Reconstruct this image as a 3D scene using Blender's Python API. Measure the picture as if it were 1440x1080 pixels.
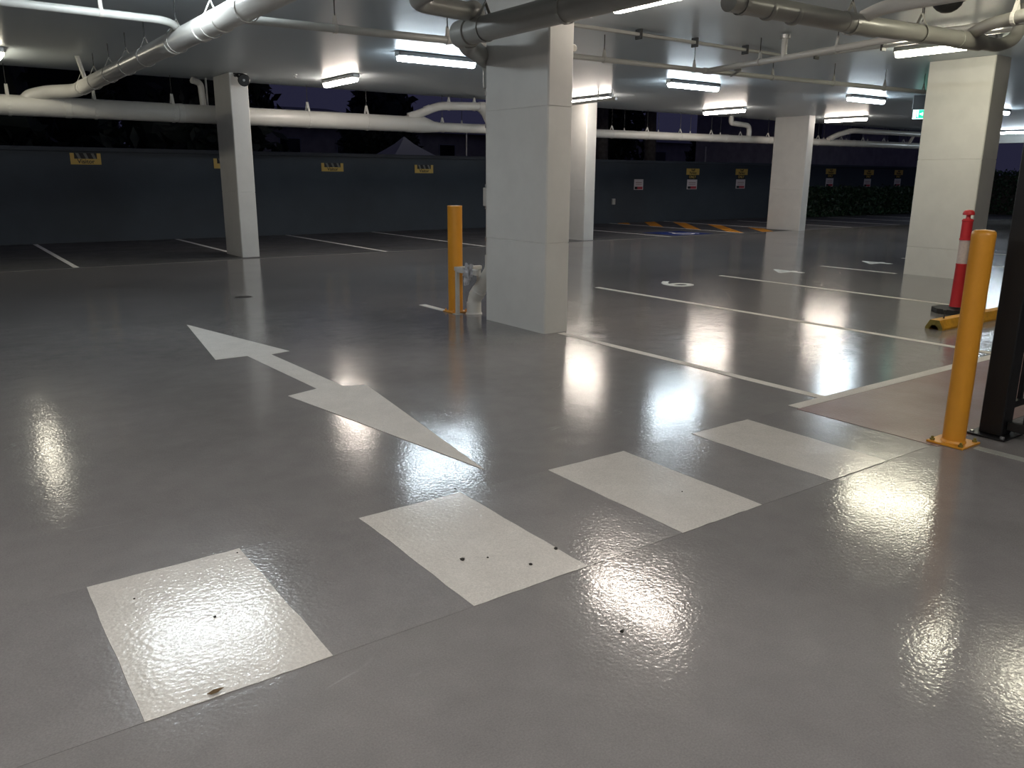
import bpy, bmesh, math, random
from mathutils import Vector, Matrix
random.seed(7)
scene = bpy.context.scene
for o in list(bpy.data.objects):
    bpy.data.objects.remove(o)
COL = scene.collection

# ------------------------------------------------------------------ camera
PITCH, YAW, ROLL, FPX, EYE = 0.250298, 0.626560, 0.007085, 1141.66, 1.42
_fw = Vector((math.sin(YAW)*math.cos(PITCH), math.cos(YAW)*math.cos(PITCH), -math.sin(PITCH)))
_rt = Vector((math.cos(YAW), -math.sin(YAW), 0)); _up = _rt.cross(_fw)
_r = math.cos(ROLL)*_rt + math.sin(ROLL)*_up
_u = -math.sin(ROLL)*_rt + math.cos(ROLL)*_up
cam_data = bpy.data.cameras.new('camera')
cam_data.sensor_width = 36.0
cam_data.lens = FPX/1440*36.0
cam_data.clip_end = 300
cam = bpy.data.objects.new('camera', cam_data); COL.objects.link(cam)
m3 = Matrix((_r, _u, -_fw)).transposed()
cam.matrix_world = Matrix.Translation((0, 0, EYE)) @ m3.to_4x4()
scene.camera = cam

# ------------------------------------------------------------------ world, exposure
world = bpy.data.worlds.new('night_sky'); scene.world = world
world.use_nodes = True
_bg = world.node_tree.nodes['Background']
_bg.inputs['Color'].default_value = (0.0165, 0.0165, 0.036, 1)
_bg.inputs['Strength'].default_value = 1.0
vs = scene.view_settings
vs.view_transform = 'Standard'; vs.look = 'None'; vs.gamma = 1.0
vs.use_curve_mapping = False
vs.exposure = 0.0
LAMP_COOL = ((0.78, 0.91, 1.0), 62.0)
LAMP_STRONG = ((0.86, 0.95, 1.0), 84.0)
LAMP_DIM = ((1.0, 0.93, 0.74), 26.0)
LAMP_NEAR_FILL = ((1.0, 0.96, 0.90), 70.0)  # only for the added lights around the viewer
LAMP_WARM = ((1.0, 0.88, 0.77), 60.0)
LAMP_YELLOW = ((1.0, 0.94, 0.72), 55.0)

# ------------------------------------------------------------------ materials
MATS = {}
def mat(name, col, rough=0.5, metal=0.0, vary=0.0, vscale=4.0, bump=0.0, bscale=60.0, emit=None, spec=0.5, coat=0.0, rvary=0.0):
    if name in MATS: return MATS[name]
    m = bpy.data.materials.new(name); m.use_nodes = True
    nt = m.node_tree; b = nt.nodes['Principled BSDF']
    b.inputs['Base Color'].default_value = (*col, 1)
    b.inputs['Roughness'].default_value = rough
    b.inputs['Metallic'].default_value = metal
    b.inputs['Specular IOR Level'].default_value = spec
    b.inputs['Coat Weight'].default_value = coat
    b.inputs['Coat Roughness'].default_value = 0.1
    tc = nt.nodes.new('ShaderNodeTexCoord')
    if vary or rvary:
        n = nt.nodes.new('ShaderNodeTexNoise'); n.inputs['Scale'].default_value = vscale
        n.inputs['Detail'].default_value = 6; n.inputs['Roughness'].default_value = 0.6
        nt.links.new(tc.outputs['Object'], n.inputs['Vector'])
        if vary:
            mr = nt.nodes.new('ShaderNodeMapRange')
            mr.inputs['From Min'].default_value = 0.3; mr.inputs['From Max'].default_value = 0.7
            mr.inputs['To Min'].default_value = 1-vary; mr.inputs['To Max'].default_value = 1+vary
            nt.links.new(n.outputs['Fac'], mr.inputs['Value'])
            mx = nt.nodes.new('ShaderNodeVectorMath'); mx.operation = 'SCALE'
            mx.inputs[0].default_value = col
            nt.links.new(mr.outputs['Result'], mx.inputs['Scale'])
            nt.links.new(mx.outputs['Vector'], b.inputs['Base Color'])
        if rvary:
            mr = nt.nodes.new('ShaderNodeMapRange')
            mr.inputs['From Min'].default_value = 0.3; mr.inputs['From Max'].default_value = 0.7
            mr.inputs['To Min'].default_value = rough-rvary; mr.inputs['To Max'].default_value = rough+rvary
            nt.links.new(n.outputs['Fac'], mr.inputs['Value'])
            nt.links.new(mr.outputs['Result'], b.inputs['Roughness'])
    if bump:
        n2 = nt.nodes.new('ShaderNodeTexNoise'); n2.inputs['Scale'].default_value = bscale
        n2.inputs['Detail'].default_value = 3
        nt.links.new(tc.outputs['Object'], n2.inputs['Vector'])
        bp = nt.nodes.new('ShaderNodeBump'); bp.inputs['Strength'].default_value = bump
        bp.inputs['Distance'].default_value = 0.01
        nt.links.new(n2.outputs['Fac'], bp.inputs['Height'])
        nt.links.new(bp.outputs['Normal'], b.inputs['Normal'])
    if emit:
        b.inputs['Emission Color'].default_value = (*emit[0], 1)
        b.inputs['Emission Strength'].default_value = emit[1]
    MATS[name] = m
    return m

def coated_floor(name, col, rough, fine, wear=0.35, marks=True, spec=0.5, coat=0.0):
    """Rolled epoxy: blotchy grey, orange-peel relief, scuffs and tyre dust."""
    m = bpy.data.materials.new(name); m.use_nodes = True
    nt = m.node_tree; b = nt.nodes['Principled BSDF']; L = nt.links.new
    b.inputs['Specular IOR Level'].default_value = spec
    b.inputs['Coat Weight'].default_value = coat; b.inputs['Coat Roughness'].default_value = 0.15
    tc = nt.nodes.new('ShaderNodeTexCoord')
    def noise(scale, detail=5, rough_=0.6, vec=None):
        n = nt.nodes.new('ShaderNodeTexNoise'); n.inputs['Scale'].default_value = scale
        n.inputs['Detail'].default_value = detail; n.inputs['Roughness'].default_value = rough_
        L(vec or tc.outputs['Object'], n.inputs['Vector']); return n
    def rng(src, a, b_, c, d):
        r = nt.nodes.new('ShaderNodeMapRange')
        for k, v in zip(('From Min', 'From Max', 'To Min', 'To Max'), (a, b_, c, d)): r.inputs[k].default_value = v
        L(src, r.inputs['Value']); return r.outputs['Result']
    def mul(x, y):
        n = nt.nodes.new('ShaderNodeMath'); n.operation = 'MULTIPLY'; L(x, n.inputs[0]); L(y, n.inputs[1]); return n.outputs[0]
    big = rng(noise(0.55, 6).outputs['Fac'], 0.3, 0.7, 1-0.16*wear/0.35, 1+0.14*wear/0.35)
    mid = rng(noise(7, 5).outputs['Fac'], 0.3, 0.7, 0.94, 1.06)
    grain = rng(noise(170, 2).outputs['Fac'], 0.3, 0.7, 0.88, 1.12)
    tot = mul(mul(big, mid), grain)
    sc = nt.nodes.new('ShaderNodeVectorMath'); sc.operation = 'SCALE'; sc.inputs[0].default_value = col
    L(tot, sc.inputs['Scale'])
    out = sc.outputs['Vector']
    if marks:   # scuffs: thin contour lines of a stretched noise, masked in patches
        mp = nt.nodes.new('ShaderNodeMapping'); mp.inputs['Scale'].default_value = (0.55, 1.9, 1)
        mp.inputs['Rotation'].default_value = (0, 0, 0.15)
        L(tc.outputs['Object'], mp.inputs['Vector'])
        nn = noise(0.9, 3, 0.5, mp.outputs['Vector'])
        ab = nt.nodes.new('ShaderNodeMath'); ab.operation = 'SUBTRACT'; L(nn.outputs['Fac'], ab.inputs[0]); ab.inputs[1].default_value = 0.5
        ab2 = nt.nodes.new('ShaderNodeMath'); ab2.operation = 'ABSOLUTE'; L(ab.outputs[0], ab2.inputs[0])
        line = rng(ab2.outputs[0], 0.0, 0.004, 1.0, 0.0)
        patch = rng(noise(1.6, 4).outputs['Fac'], 0.60, 0.68, 0.0, 0.35)
        mx = nt.nodes.new('ShaderNodeMix'); mx.data_type = 'RGBA'
        L(mul(line, patch), mx.inputs['Factor']); L(out, mx.inputs['A'])
        mx.inputs['B'].default_value = (0.42, 0.42, 0.41, 1)
        out = mx.outputs['Result']
    L(out, b.inputs['Base Color'])
    L(rng(noise(1.3, 6).outputs['Fac'], 0.3, 0.7, rough*0.8, rough*1.3), b.inputs['Roughness'])
    bp = nt.nodes.new('ShaderNodeBump'); bp.inputs['Strength'].default_value = fine; bp.inputs['Distance'].default_value = 0.004
    L(noise(62, 1.5, 0.5).outputs['Fac'], bp.inputs['Height'])
    bp2 = nt.nodes.new('ShaderNodeBump'); bp2.inputs['Strength'].default_value = 0.08; bp2.inputs['Distance'].default_value = 0.02
    L(noise(3.2, 3).outputs['Fac'], bp2.inputs['Height'])
    L(bp.outputs['Normal'], bp2.inputs['Normal']); L(bp2.outputs['Normal'], b.inputs['Normal']); L(bp2.outputs['Normal'], b.inputs['Coat Normal'])
    MATS[name] = m
    return m

FLOOR = coated_floor('grey_epoxy_floor', (0.210, 0.198, 0.194), 0.115, 0.17)
BAND = coated_floor('grey_crossing_band', (0.212, 0.200, 0.197), 0.15, 0.22, marks=False)
REDF = coated_floor('worn_red_floor_paint', (0.150, 0.070, 0.064), 0.36, 0.25, wear=0.4, marks=False, spec=0.4)
ASPH = coated_floor('dull_grey_pavement', (0.078, 0.078, 0.080), 0.50, 0.3, spec=0.35)
WPAINT = coated_floor('white_floor_paint', (0.59, 0.558, 0.52), 0.13, 0.23, spec=0.28, wear=0.08, marks=False)
MPAINT = coated_floor('matt_white_floor_paint', (0.60, 0.568, 0.53), 0.55, 0.15, wear=0.08, marks=False, spec=0.25)
WPAINT2 = coated_floor('lightened_white_line_paint', (0.80, 0.79, 0.76), 0.65, 0.2, wear=0.15, marks=False, spec=0.2)  # rough white, lightened to make up for missing light on the far lines
OPAINT = coated_floor('orange_floor_paint', (0.66, 0.27, 0.03), 0.6, 0.2, spec=0.2, wear=0.3, marks=False)
BPAINT = coated_floor('blue_floor_paint', (0.012, 0.03, 0.16), 0.6, 0.2, spec=0.2, wear=0.3, marks=False)
CEIL = mat('painted_soffit', (0.53, 0.585, 0.62), 0.35, vary=0.03, vscale=0.8, spec=0.5)
COLM = mat('grey_column_paint', (0.66, 0.65, 0.62), 0.42, vary=0.05, vscale=3, bump=0.05, bscale=25)
PVC = mat('white_pvc', (0.62, 0.605, 0.565), 0.28, vary=0.04, vscale=3)
PVCG = mat('grey_pvc', (0.30, 0.295, 0.27), 0.32, vary=0.05, vscale=3)
STEELP = mat('painted_steel_pipe', (0.42, 0.42, 0.40), 0.35, vary=0.05)
GALV = mat('galvanised_steel', (0.45, 0.45, 0.45), 0.35, metal=0.8)
DARKM = mat('dark_rod_steel', (0.05, 0.05, 0.05), 0.5, metal=0.4)
BLACK = mat('black_powder_coat', (0.004, 0.004, 0.0045), 0.45)
RUBBER = mat('black_rubber', (0.012, 0.012, 0.012), 0.65, bump=0.2, bscale=40)
YEL = mat('safety_yellow', (0.64, 0.275, 0.022), 0.38, vary=0.05, vscale=9)
YELW = mat('worn_yellow_rubber', (0.62, 0.30, 0.025), 0.55, vary=0.25, vscale=14, bump=0.3, bscale=50)
OLIVE = mat('dark_olive', (0.16, 0.125, 0.02), 0.7, vary=0.3, vscale=20)  # darker olive than the yellow body, tone varied at random
RED = mat('red_plastic', (0.50, 0.022, 0.03), 0.4, vary=0.06)
REFL = mat('white_reflective_tape', (0.55, 0.47, 0.45), 0.4, vary=0.1, vscale=40)
WSTEEL = mat('white_painted_steel', (0.52, 0.50, 0.46), 0.4, vary=0.08, vscale=12)
WRAPM = mat('crumpled_plastic', (0.42, 0.42, 0.44), 0.35, vary=0.35, vscale=25, bump=0.6, bscale=30)
WALLM = mat('dark_grey_wall', (0.044, 0.057, 0.073), 0.6, vary=0.12, vscale=1.2, bump=0.1, bscale=20)
SIGNY = mat('sign_yellow', (0.78, 0.53, 0.13), 0.5)
SIGNB = mat('sign_black', (0.012, 0.012, 0.012), 0.5)
SIGNG = mat('sign_grey_stripe', (0.20, 0.20, 0.18), 0.5)
SIGNW = mat('sign_white', (0.78, 0.70, 0.70), 0.5)
SIGNR = mat('sign_red', (0.50, 0.06, 0.08), 0.5)
SIGNP = mat('sign_pale_red_print', (0.50, 0.34, 0.34), 0.5)
LEAF = mat('dark_leaf', (0.018, 0.045, 0.020), 0.5, vary=0.5, vscale=3)
LEAF2 = mat('night_leaf', (0.014, 0.022, 0.016), 0.6, vary=0.4, vscale=2)
BARK = mat('palm_bark', (0.10, 0.085, 0.07), 0.8, vary=0.3, vscale=8, bump=0.4, bscale=20)
BARKD = mat('dark_bark', (0.03, 0.025, 0.02), 0.85)
TENT = mat('white_tent_fabric', (0.45, 0.45, 0.45), 0.7)
BRICK = mat('pale_render', (0.34, 0.32, 0.33), 0.8, vary=0.2, vscale=2)  # wall tone raised to stand in for lens haze over the background
ROOFM = mat('grey_roofing', (0.30, 0.30, 0.34), 0.7)  # lightened with the house walls for the same haze
PANE = mat('dark_window_glass', (0.01, 0.012, 0.016), 0.1)
SOIL = mat('soil', (0.03, 0.027, 0.022), 0.9)

# ------------------------------------------------------------------ helpers
def bm_obj(name, bm, material, parent=None, smooth=None, origin=None):
    me = bpy.data.meshes.new(name)
    bmesh.ops.recalc_face_normals(bm, faces=bm.faces[:])
    bm.to_mesh(me); bm.free()
    me.materials.append(material)
    if smooth is not None:
        me.shade_smooth(); me.set_sharp_from_angle(angle=math.radians(smooth))
    o = bpy.data.objects.new(name, me); COL.objects.link(o)
    if parent is not None:
        o.parent = parent
        if origin is None: origin = parent['_o'] if '_o' in parent else (0, 0, 0)
        me.transform(Matrix.Translation(-Vector(origin)))
    elif origin is not None:
        me.transform(Matrix.Translation(-Vector(origin))); o.location = origin
        o['_o'] = tuple(origin)
    return o

def tag(o, label, cat, group=None):
    o['label'] = label; o['category'] = cat
    if group: o['group'] = group
    return o
def struct(o):
    o['kind'] = 'structure'; return o
def thing(name, loc, label, cat, group=None):
    o = bpy.data.objects.new(name, None); COL.objects.link(o); o.location = loc
    o.empty_display_size = 0.1
    o['_o'] = tuple(loc)
    return tag(o, label, cat, group)

def box(bm, x0, x1, y0, y1, z0, z1, bevel=0.0, seg=1):
    vs_ = [bm.verts.new((x, y, z)) for z in (z0, z1) for (x, y) in ((x0, y0), (x1, y0), (x1, y1), (x0, y1))]
    fs = [(0, 3, 2, 1), (4, 5, 6, 7), (0, 1, 5, 4), (1, 2, 6, 5), (2, 3, 7, 6), (3, 0, 4, 7)]
    fcs = [bm.faces.new([vs_[i] for i in f]) for f in fs]
    if bevel:
        es = list({e for f in fcs for e in f.edges})
        bmesh.ops.bevel(bm, geom=es, offset=bevel, segments=seg, affect='EDGES', profile=0.5)
    return bm
def BX(*a, **k):
    return box(bmesh.new(), *a, **k)

def frame_of(d):
    d = d.normalized()
    a = Vector((0, 0, 1)) if abs(d.z) < 0.9 else Vector((1, 0, 0))
    s = d.cross(a).normalized(); t = s.cross(d).normalized()
    return s, t
def sweep(bm, pts, radii, seg=16, caps=True):
    """tube through pts with a radius per point, parallel-transported rings"""
    pts = [Vector(p) for p in pts]; n = len(pts)
    if not hasattr(radii, '__len__'): radii = [radii]*n
    rings = []; s = None
    for i, p in enumerate(pts):
        d = (pts[min(i+1, n-1)]-pts[max(i-1, 0)])
        if d.length < 1e-9: d = pts[i]-pts[i-1]
        d.normalize()
        if s is None: s, t = frame_of(d)
        else:
            s = (s - d*s.dot(d)).normalized(); t = s.cross(d).normalized()
        rings.append([bm.verts.new(p+radii[i]*(math.cos(2*math.pi*k/seg)*s+math.sin(2*math.pi*k/seg)*t)) for k in range(seg)])
    for a, b in zip(rings, rings[1:]):
        for k in range(seg):
            bm.faces.new((a[k], a[(k+1) % seg], b[(k+1) % seg], b[k]))
    if caps:
        bm.faces.new(rings[0][::-1]); bm.faces.new(rings[-1])
    return bm
def rounded(pts, R, n=6):
    """polyline with filleted corners"""
    pts = [Vector(p) for p in pts]; out = [pts[0]]
    for a, b, c in zip(pts, pts[1:], pts[2:]):
        d1 = (a-b); d2 = (c-b)
        r = min(R, d1.length*0.49, d2.length*0.49)
        p0 = b+d1.normalized()*r; p2 = b+d2.normalized()*r
        for k in range(n+1):
            t = k/n
            out.append((1-t)**2*p0+2*t*(1-t)*b+t*t*p2)
    out.append(pts[-1]); return out
def lathe(bm, prof, cx=0, cy=0, z0=0, seg=24):
    rings = []
    for r, z in prof:
        if r <= 1e-6: rings.append([bm.verts.new((cx, cy, z0+z))])
        else: rings.append([bm.verts.new((cx+r*math.cos(2*math.pi*k/seg), cy+r*math.sin(2*math.pi*k/seg), z0+z)) for k in range(seg)])
    for a, b in zip(rings, rings[1:]):
        for k in range(seg):
            k2 = (k+1) % seg
            if len(a) == 1 and len(b) == 1: continue
            if len(a) == 1: bm.faces.new((a[0], b[k], b[k2]))
            elif len(b) == 1: bm.faces.new((a[k], a[k2], b[0]))
            else: bm.faces.new((a[k], a[k2], b[k2], b[k]))
    for rg, rev in ((rings[0], True), (rings[-1], False)):
        if len(rg) > 1: bm.faces.new(rg[::-1] if rev else rg)
    return bm
def prism(bm, poly, z0, z1):
    a = [bm.verts.new((x, y, z0)) for x, y in poly]; b = [bm.verts.new((x, y, z1)) for x, y in poly]
    bm.faces.new(a[::-1]); bm.faces.new(b); n = len(poly)
    for i in range(n): bm.faces.new((a[i], a[(i+1) % n], b[(i+1) % n], b[i]))
    return bm
def text_mesh(name, s, size, material, parent, M, depth=0.002, bold=0.0):
    cu = bpy.data.curves.new(name, 'FONT'); cu.body = s; cu.size = size; cu.extrude = depth; cu.offset = bold
    cu.align_x = 'CENTER'; cu.align_y = 'CENTER'; cu.resolution_u = 3
    tmp = bpy.data.objects.new('tmp_text', cu); COL.objects.link(tmp)
    dg = bpy.context.evaluated_depsgraph_get()
    me = bpy.data.meshes.new_from_object(tmp.evaluated_get(dg))
    bpy.data.objects.remove(tmp); bpy.data.curves.remove(cu)
    me.name = name; me.materials.clear(); me.materials.append(material)
    me.transform(M)
    o = bpy.data.objects.new(name, me); COL.objects.link(o)
    if parent is not None:
        o.parent = parent; me.transform(Matrix.Translation(-Vector(parent['_o'])))
    return o

# ------------------------------------------------------------------ setting
H = 3.08
EDGE_Y = 15.92
JOINT_Y = 14.18
struct(bm_obj('floor', BX(-9, 34, -8, JOINT_Y-0.006, -0.2, 0), FLOOR))
struct(bm_obj('floor_pavement', BX(-9, 60, JOINT_Y+0.006, 70, -0.2, -0.001), ASPH))
struct(bm_obj('floor_outside', BX(34.01, 60, -8, JOINT_Y, -0.2, -0.001), ASPH))
o = struct(bm_obj('trim_1', BX(-9, 34, JOINT_Y-0.012, JOINT_Y+0.012, -0.05, 0.0015), mat('joint_sealant', (0.24, 0.24, 0.23), 0.5)))
struct(bm_obj('ceiling', BX(-9, 33, -8, EDGE_Y, H, H+0.3), CEIL))
struct(bm_obj('trim_2', BX(32.6, 32.95, -8, EDGE_Y-0.02, 2.72, H-0.001, bevel=0.01), COLM))
w = struct(bm_obj('wall_back', BX(-9, 40, 19.5, 19.7, -0.1, 1.86), WALLM, origin=(0, 0, 0)))
bm_obj('coping', BX(-9, 40, 19.46, 19.74, 1.86, 1.95, bevel=0.008), WALLM, parent=w)

def column(name, x0, x1, y0, y1, label, grooves):
    bm = bmesh.new(); c = 0.012
    zs = [0.0]
    for g in grooves: zs += [(g-0.006), (g-0.004), (g+0.004), (g+0.006)]
    zs.append(H-0.004)
    def ring(z, inset):
        a0, a1, b0, b1 = x0+inset, x1-inset, y0+inset, y1-inset
        return [bm.verts.new((x, y, z)) for x, y in ((a0+c, b0), (a1-c, b0), (a1, b0+c), (a1, b1-c), (a1-c, b1), (a0+c, b1), (a0, b1-c), (a0, b0+c))]
    rings = []
    for i, z in enumerate(zs):
        inner = 0 < i < len(zs)-1 and (i-1) % 4 in (1, 2)
        rings.append(ring(z, 0.006 if inner else 0))
    for a, b in zip(rings, rings[1:]):
        for k in range(8): bm.faces.new((a[k], a[(k+1) % 8], b[(k+1) % 8], b[k]))
    bm.faces.new(rings[0][::-1]); bm.faces.new(rings[-1])
    o = bm_obj(name, bm, COLM, origin=((x0+x1)/2, (y0+y1)/2, 0))
    tag(o, label, 'column', 'grey blade columns')
    return o
column('column', 4.60, 4.88, 5.85, 6.82, 'largest grey concrete column, centre of the picture, pipe crossing its top', [0.83, 2.02])
column('column', 4.60, 4.91, 14.50, 15.40, 'grey concrete column on the left with a black camera near its top', [1.12])
column('column', 12.43, 12.73, 14.40, 15.30, 'grey concrete column partly hidden behind the largest column', [1.12])
column('column', 12.30, 12.75, 5.75, 6.68, 'wide grey concrete column on the right, behind the red and white post', [0.42, 1.7])
column('column', 20.0, 20.28, 14.0, 15.1, 'small far grey concrete column beside the orange hatching', [1.12])

# ------------------------------------------------------------------ floor markings
ZT = 0.0030
def marking(name, poly, label, material=MPAINT, cat='floor marking', group=None, z=ZT, z0=0.0004):
    cx = sum(p[0] for p in poly)/len(poly); cy = sum(p[1] for p in poly)/len(poly)
    o = bm_obj(name, prism(bmesh.new(), poly, z0, z), material, origin=(cx, cy, 0))
    return tag(o, label, cat, group)
def rect(x0, x1, y0, y1): return [(x0, y0), (x1, y0), (x1, y1), (x0, y1)]
def rough_rect(x0, x1, y0, y1, n=10, a=0.003):
    P = []
    R_ = lambda: random.uniform(-a, a)
    for i in range(n): P.append((x0+(x1-x0)*i/n, y0+R_()))
    for i in range(n): P.append((x1+R_(), y0+(y1-y0)*i/n))
    for i in range(n): P.append((x1-(x1-x0)*i/n, y1+R_()))
    for i in range(n): P.append((x0+R_(), y1-(y1-y0)*i/n))
    return P
marking('crossing_band', rect(-3.2, 4.36, 2.09, 2.985), 'plain grey painted band under the white crossing bars', BAND, z=0.0012)
marking('red_walkway', rect(4.375, 12.0, 2.06, 2.955), 'worn dull red painted walkway beside the yellow bollard', REDF, z=0.0018)
for x0, x1, lab in ((0.31, 0.85, 'largest white crossing bar, nearest the bottom left corner'),
                    (1.36, 1.87, 'second white crossing bar from the left'),
                    (2.385, 2.90, 'third white crossing bar from the left'),
                    (3.43, 3.925, 'farthest white crossing bar, nearest the right yellow bollard')):
    marking('crossing_bar', rough_rect(x0, x1, 2.09, 2.985), lab, WPAINT, group='white crossing bars', cat='crossing bar', z0=0.0013)
marking('double_arrow', [(2.00, 8.16), (1.77, 6.44), (2.02, 6.44), (2.07, 5.14), (1.84, 5.07), (2.13, 3.17), (2.40, 5.06), (2.25, 5.11), (2.20, 6.39), (2.37, 6.43)],
        'large white double-headed arrow painted on the grey floor', cat='arrow')
LW = 0.04
for x, y0, y1, lab in ((4.76, 3.04, 5.80, 'white bay line running from the foot of the largest column'),
                       (4.54, 7.52, 8.02, 'short white bay line end behind the middle yellow bollard'),
                       (7.22, 3.04, 8.06, 'white bay line second from the largest column, on the right'),
                       (9.68, 3.04, 8.06, 'white bay line third from the largest column, behind the wheel stop'),
                       (12.22, 6.75, 8.06, 'short white bay line ending at the wide right column'),
                       (14.75, 3.04, 8.06, 'white bay line just beyond the wide right column'),
                       (17.25, 3.04, 8.06, 'white bay line far right, second beyond the wide column'),
                       (19.75, 3.04, 8.06, 'white bay line far right, third beyond the wide column'),
                       (22.25, 3.04, 8.06, 'white bay line far right, farthest beyond the wide column'),
                       (1.93, 14.25, 19.44, 'white bay line at the far left edge by the dark wall'),
                       (4.72, 15.45, 19.44, 'white bay line running back from the left column'),
                       (7.28, 14.22, 19.44, 'white bay line right of the left column by the dark wall'),
                       (9.58, 14.22, 19.44, 'white bay line behind the middle yellow bollard by the dark wall'),
                       (15.10, 14.22, 19.44, 'white bay line left of the blue patch'),
                       (17.86, 14.22, 19.44, 'white line along the left side of the orange hatching'),
                       (20.30, 15.15, 19.44, 'white line along the right side of the orange hatching'),
                       (22.9, 14.22, 18.5, 'white bay line just right of the small far column'),
                       (25.6, 14.22, 18.5, 'white bay line before the hedge, second right of the far column'),
                       (28.2, 14.22, 18.5, 'white bay line before the hedge, third right of the far column'),
                       (30.8, 14.22, 18.5, 'white bay line before the hedge, farthest from the far column')):
    marking('bay_line', rect(x-LW, x+LW, y0, y1), lab, WPAINT2 if y0 > 14 else MPAINT, group='white bay lines', cat='bay line')
marking('walkway_line', rect(4.40, 15.0, 2.955, 3.04), 'white line along the far edge of the red walkway', cat='line')
def digit(s, x, y, lab):
    o = text_mesh('bay_number', s, 0.78, WPAINT2, None, Matrix.Diagonal((1.15, 1.0, 1, 1)), depth=0.0018, bold=0.006)
    o.location = (x, y, 0.0022)
    return tag(o, lab, 'number', 'painted bay numbers')
digit('6', 8.36, 7.72, 'white painted bay number nearest the largest column')
digit('4', 10.97, 7.84, 'white painted bay number in the middle bay')
digit('4', 13.48, 7.84, 'white painted bay number nearest the wide right column')

# accessible bay patch and hatching
blue = thing('accessible_bay_symbol', (16.3, 15.05, 0), 'blue painted square with white wheelchair symbol on the far floor', 'symbol')
bm_obj('blue_square', prism(bmesh.new(), rect(15.55, 16.95, 14.45, 15.65), 0.0004, 0.0024), BPAINT, blue)
bm = bmesh.new()
cxs, cys = 16.3, 14.98
ringp = []
for k in range(20):
    a = math.radians(20-290*k/19); ringp.append((cxs+0.30*math.cos(a), cys-0.08+0.30*math.sin(a)))
inner = [(cxs+(x-cxs)*0.72, cys-0.08+(y-cys+0.08)*0.72) for x, y in ringp]
prism(bm, ringp+inner[::-1], 0.0025, 0.0046)
prism(bm, [(cxs-0.07, cys+0.22), (cxs+0.02, cys+0.22), (cxs+0.06, cys-0.02), (cxs+0.26, cys-0.02), (cxs+0.40, cys-0.28), (cxs+0.32, cys-0.32), (cxs+0.20, cys-0.10), (cxs-0.03, cys-0.10)], 0.0025, 0.0046)
prism(bm, [(cxs-0.02+0.075*math.cos(k*math.pi/6), cys+0.33+0.075*math.sin(k*math.pi/6)) for k in range(12)], 0.0025, 0.0046)
bm_obj('wheelchair_figure', bm, WPAINT2, blue)
def clip_poly(P, axis, lim, keep_less):
    out = []
    for p, q in zip(P, P[1:]+P[:1]):
        a_, b_ = (p[axis] <= lim) == keep_less, (q[axis] <= lim) == keep_less
        if a_: out.append(p)
        if a_ != b_:
            f = (lim-p[axis])/(q[axis]-p[axis]); out.append((p[0]+f*(q[0]-p[0]), p[1]+f*(q[1]-p[1])))
    return out
for y, lab in ((12.75, 'rightmost orange hatching stripe, beside the small far column'), (14.24, 'long orange hatching stripe second from the small far column'), (15.70, 'orange hatching stripe just behind the blue square'),
               (17.16, 'second farthest orange hatching stripe by the dark wall'), (18.55, 'farthest short orange hatching stripe by the dark wall')):
    xa, xb, rise = 17.91, 20.25, 2.75
    P = [(xa, y), (xb, y+rise), (xb, y+rise+0.55), (xa, y+0.55)]
    P = clip_poly(clip_poly(P, 1, 14.23, False), 1, 19.42, True)
    if lab.startswith('rightmost'): P = clip_poly(P, 0, 19.98, True)
    marking('hatch_stripe', P, lab, OPAINT, cat='hatch stripe', group='orange hatching stripes')

# ------------------------------------------------------------------ lamps
def batten(x, y, axis, kind, label):
    t = thing('batten_light', (x, y, H), label, 'light', 'ceiling batten lights')
    (c, s) = {'cool': LAMP_COOL, 'strong': LAMP_STRONG, 'dim': LAMP_DIM, 'near_fill': LAMP_NEAR_FILL, 'warm': LAMP_WARM, 'yellow': LAMP_YELLOW}[kind]
    dm = mat('lit_diffuser_'+kind, (0.8, 0.8, 0.8), 0.4, emit=(c, s))
    L = 0.63
    def b3(l0, l1, w0, w1, z0, z1, bev):
        return BX(x+l0, x+l1, y+w0, y+w1, z0, z1, bevel=bev) if axis == 'x' else BX(x+w0, x+w1, y+l0, y+l1, z0, z1, bevel=bev)
    bm_obj('housing', b3(-L, L, -0.078, 0.078, H-0.062, H-0.002, 0.008), mat('lamp_housing', (0.18, 0.18, 0.18), 0.4), t)  # dark grey puts the shade above the diffuser into its colour
    prof = [(-0.052, H-0.062), (-0.053, H-0.090), (-0.044, H-0.116), (-0.025, H-0.130), (0.025, H-0.130), (0.044, H-0.116), (0.053, H-0.090), (0.052, H-0.062)]
    bm = bmesh.new(); ends = []
    for l in (-L+0.015, L-0.015):
        ends.append([bm.verts.new((x+l, y+p, z)) if axis == 'x' else bm.verts.new((x+p, y+l, z)) for p, z in prof])
    for k in range(8): bm.faces.new((ends[0][k], ends[0][(k+1) % 8], ends[1][(k+1) % 8], ends[1][k]))
    bm.faces.new(ends[0][::-1]); bm.faces.new(ends[1])
    bm_obj('diffuser', bm, dm, t)
    for sg in (-1, 1):
        e = sg*(L+0.009)
        bm_obj('end_clip', b3(e-0.008, e+0.008, -0.05, 0.05, H-0.07, H-0.006, 0.003), GALV, t)
    return t
batten(6.35, 13.95, 'y', 'warm', 'short warm batten light between the left column and the largest column')
batten(6.32, 10.60, 'x', 'cool', 'bright bluish batten light just left of the largest column')
batten(5.77, 5.68, 'y', 'warm', 'nearest warm batten light at the top edge right of the largest column')
batten(11.60, 10.56, 'x', 'cool', 'bright bluish batten light right of the largest column')
batten(11.95, 13.75, 'y', 'warm', 'warm batten light mostly hidden by the right edge of the largest column')
batten(16.48, 13.97, 'y', 'warm', 'small pinkish batten light left of the far column')
batten(16.28, 10.08, 'x', 'cool', 'small bluish batten light right of the far column')
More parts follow.
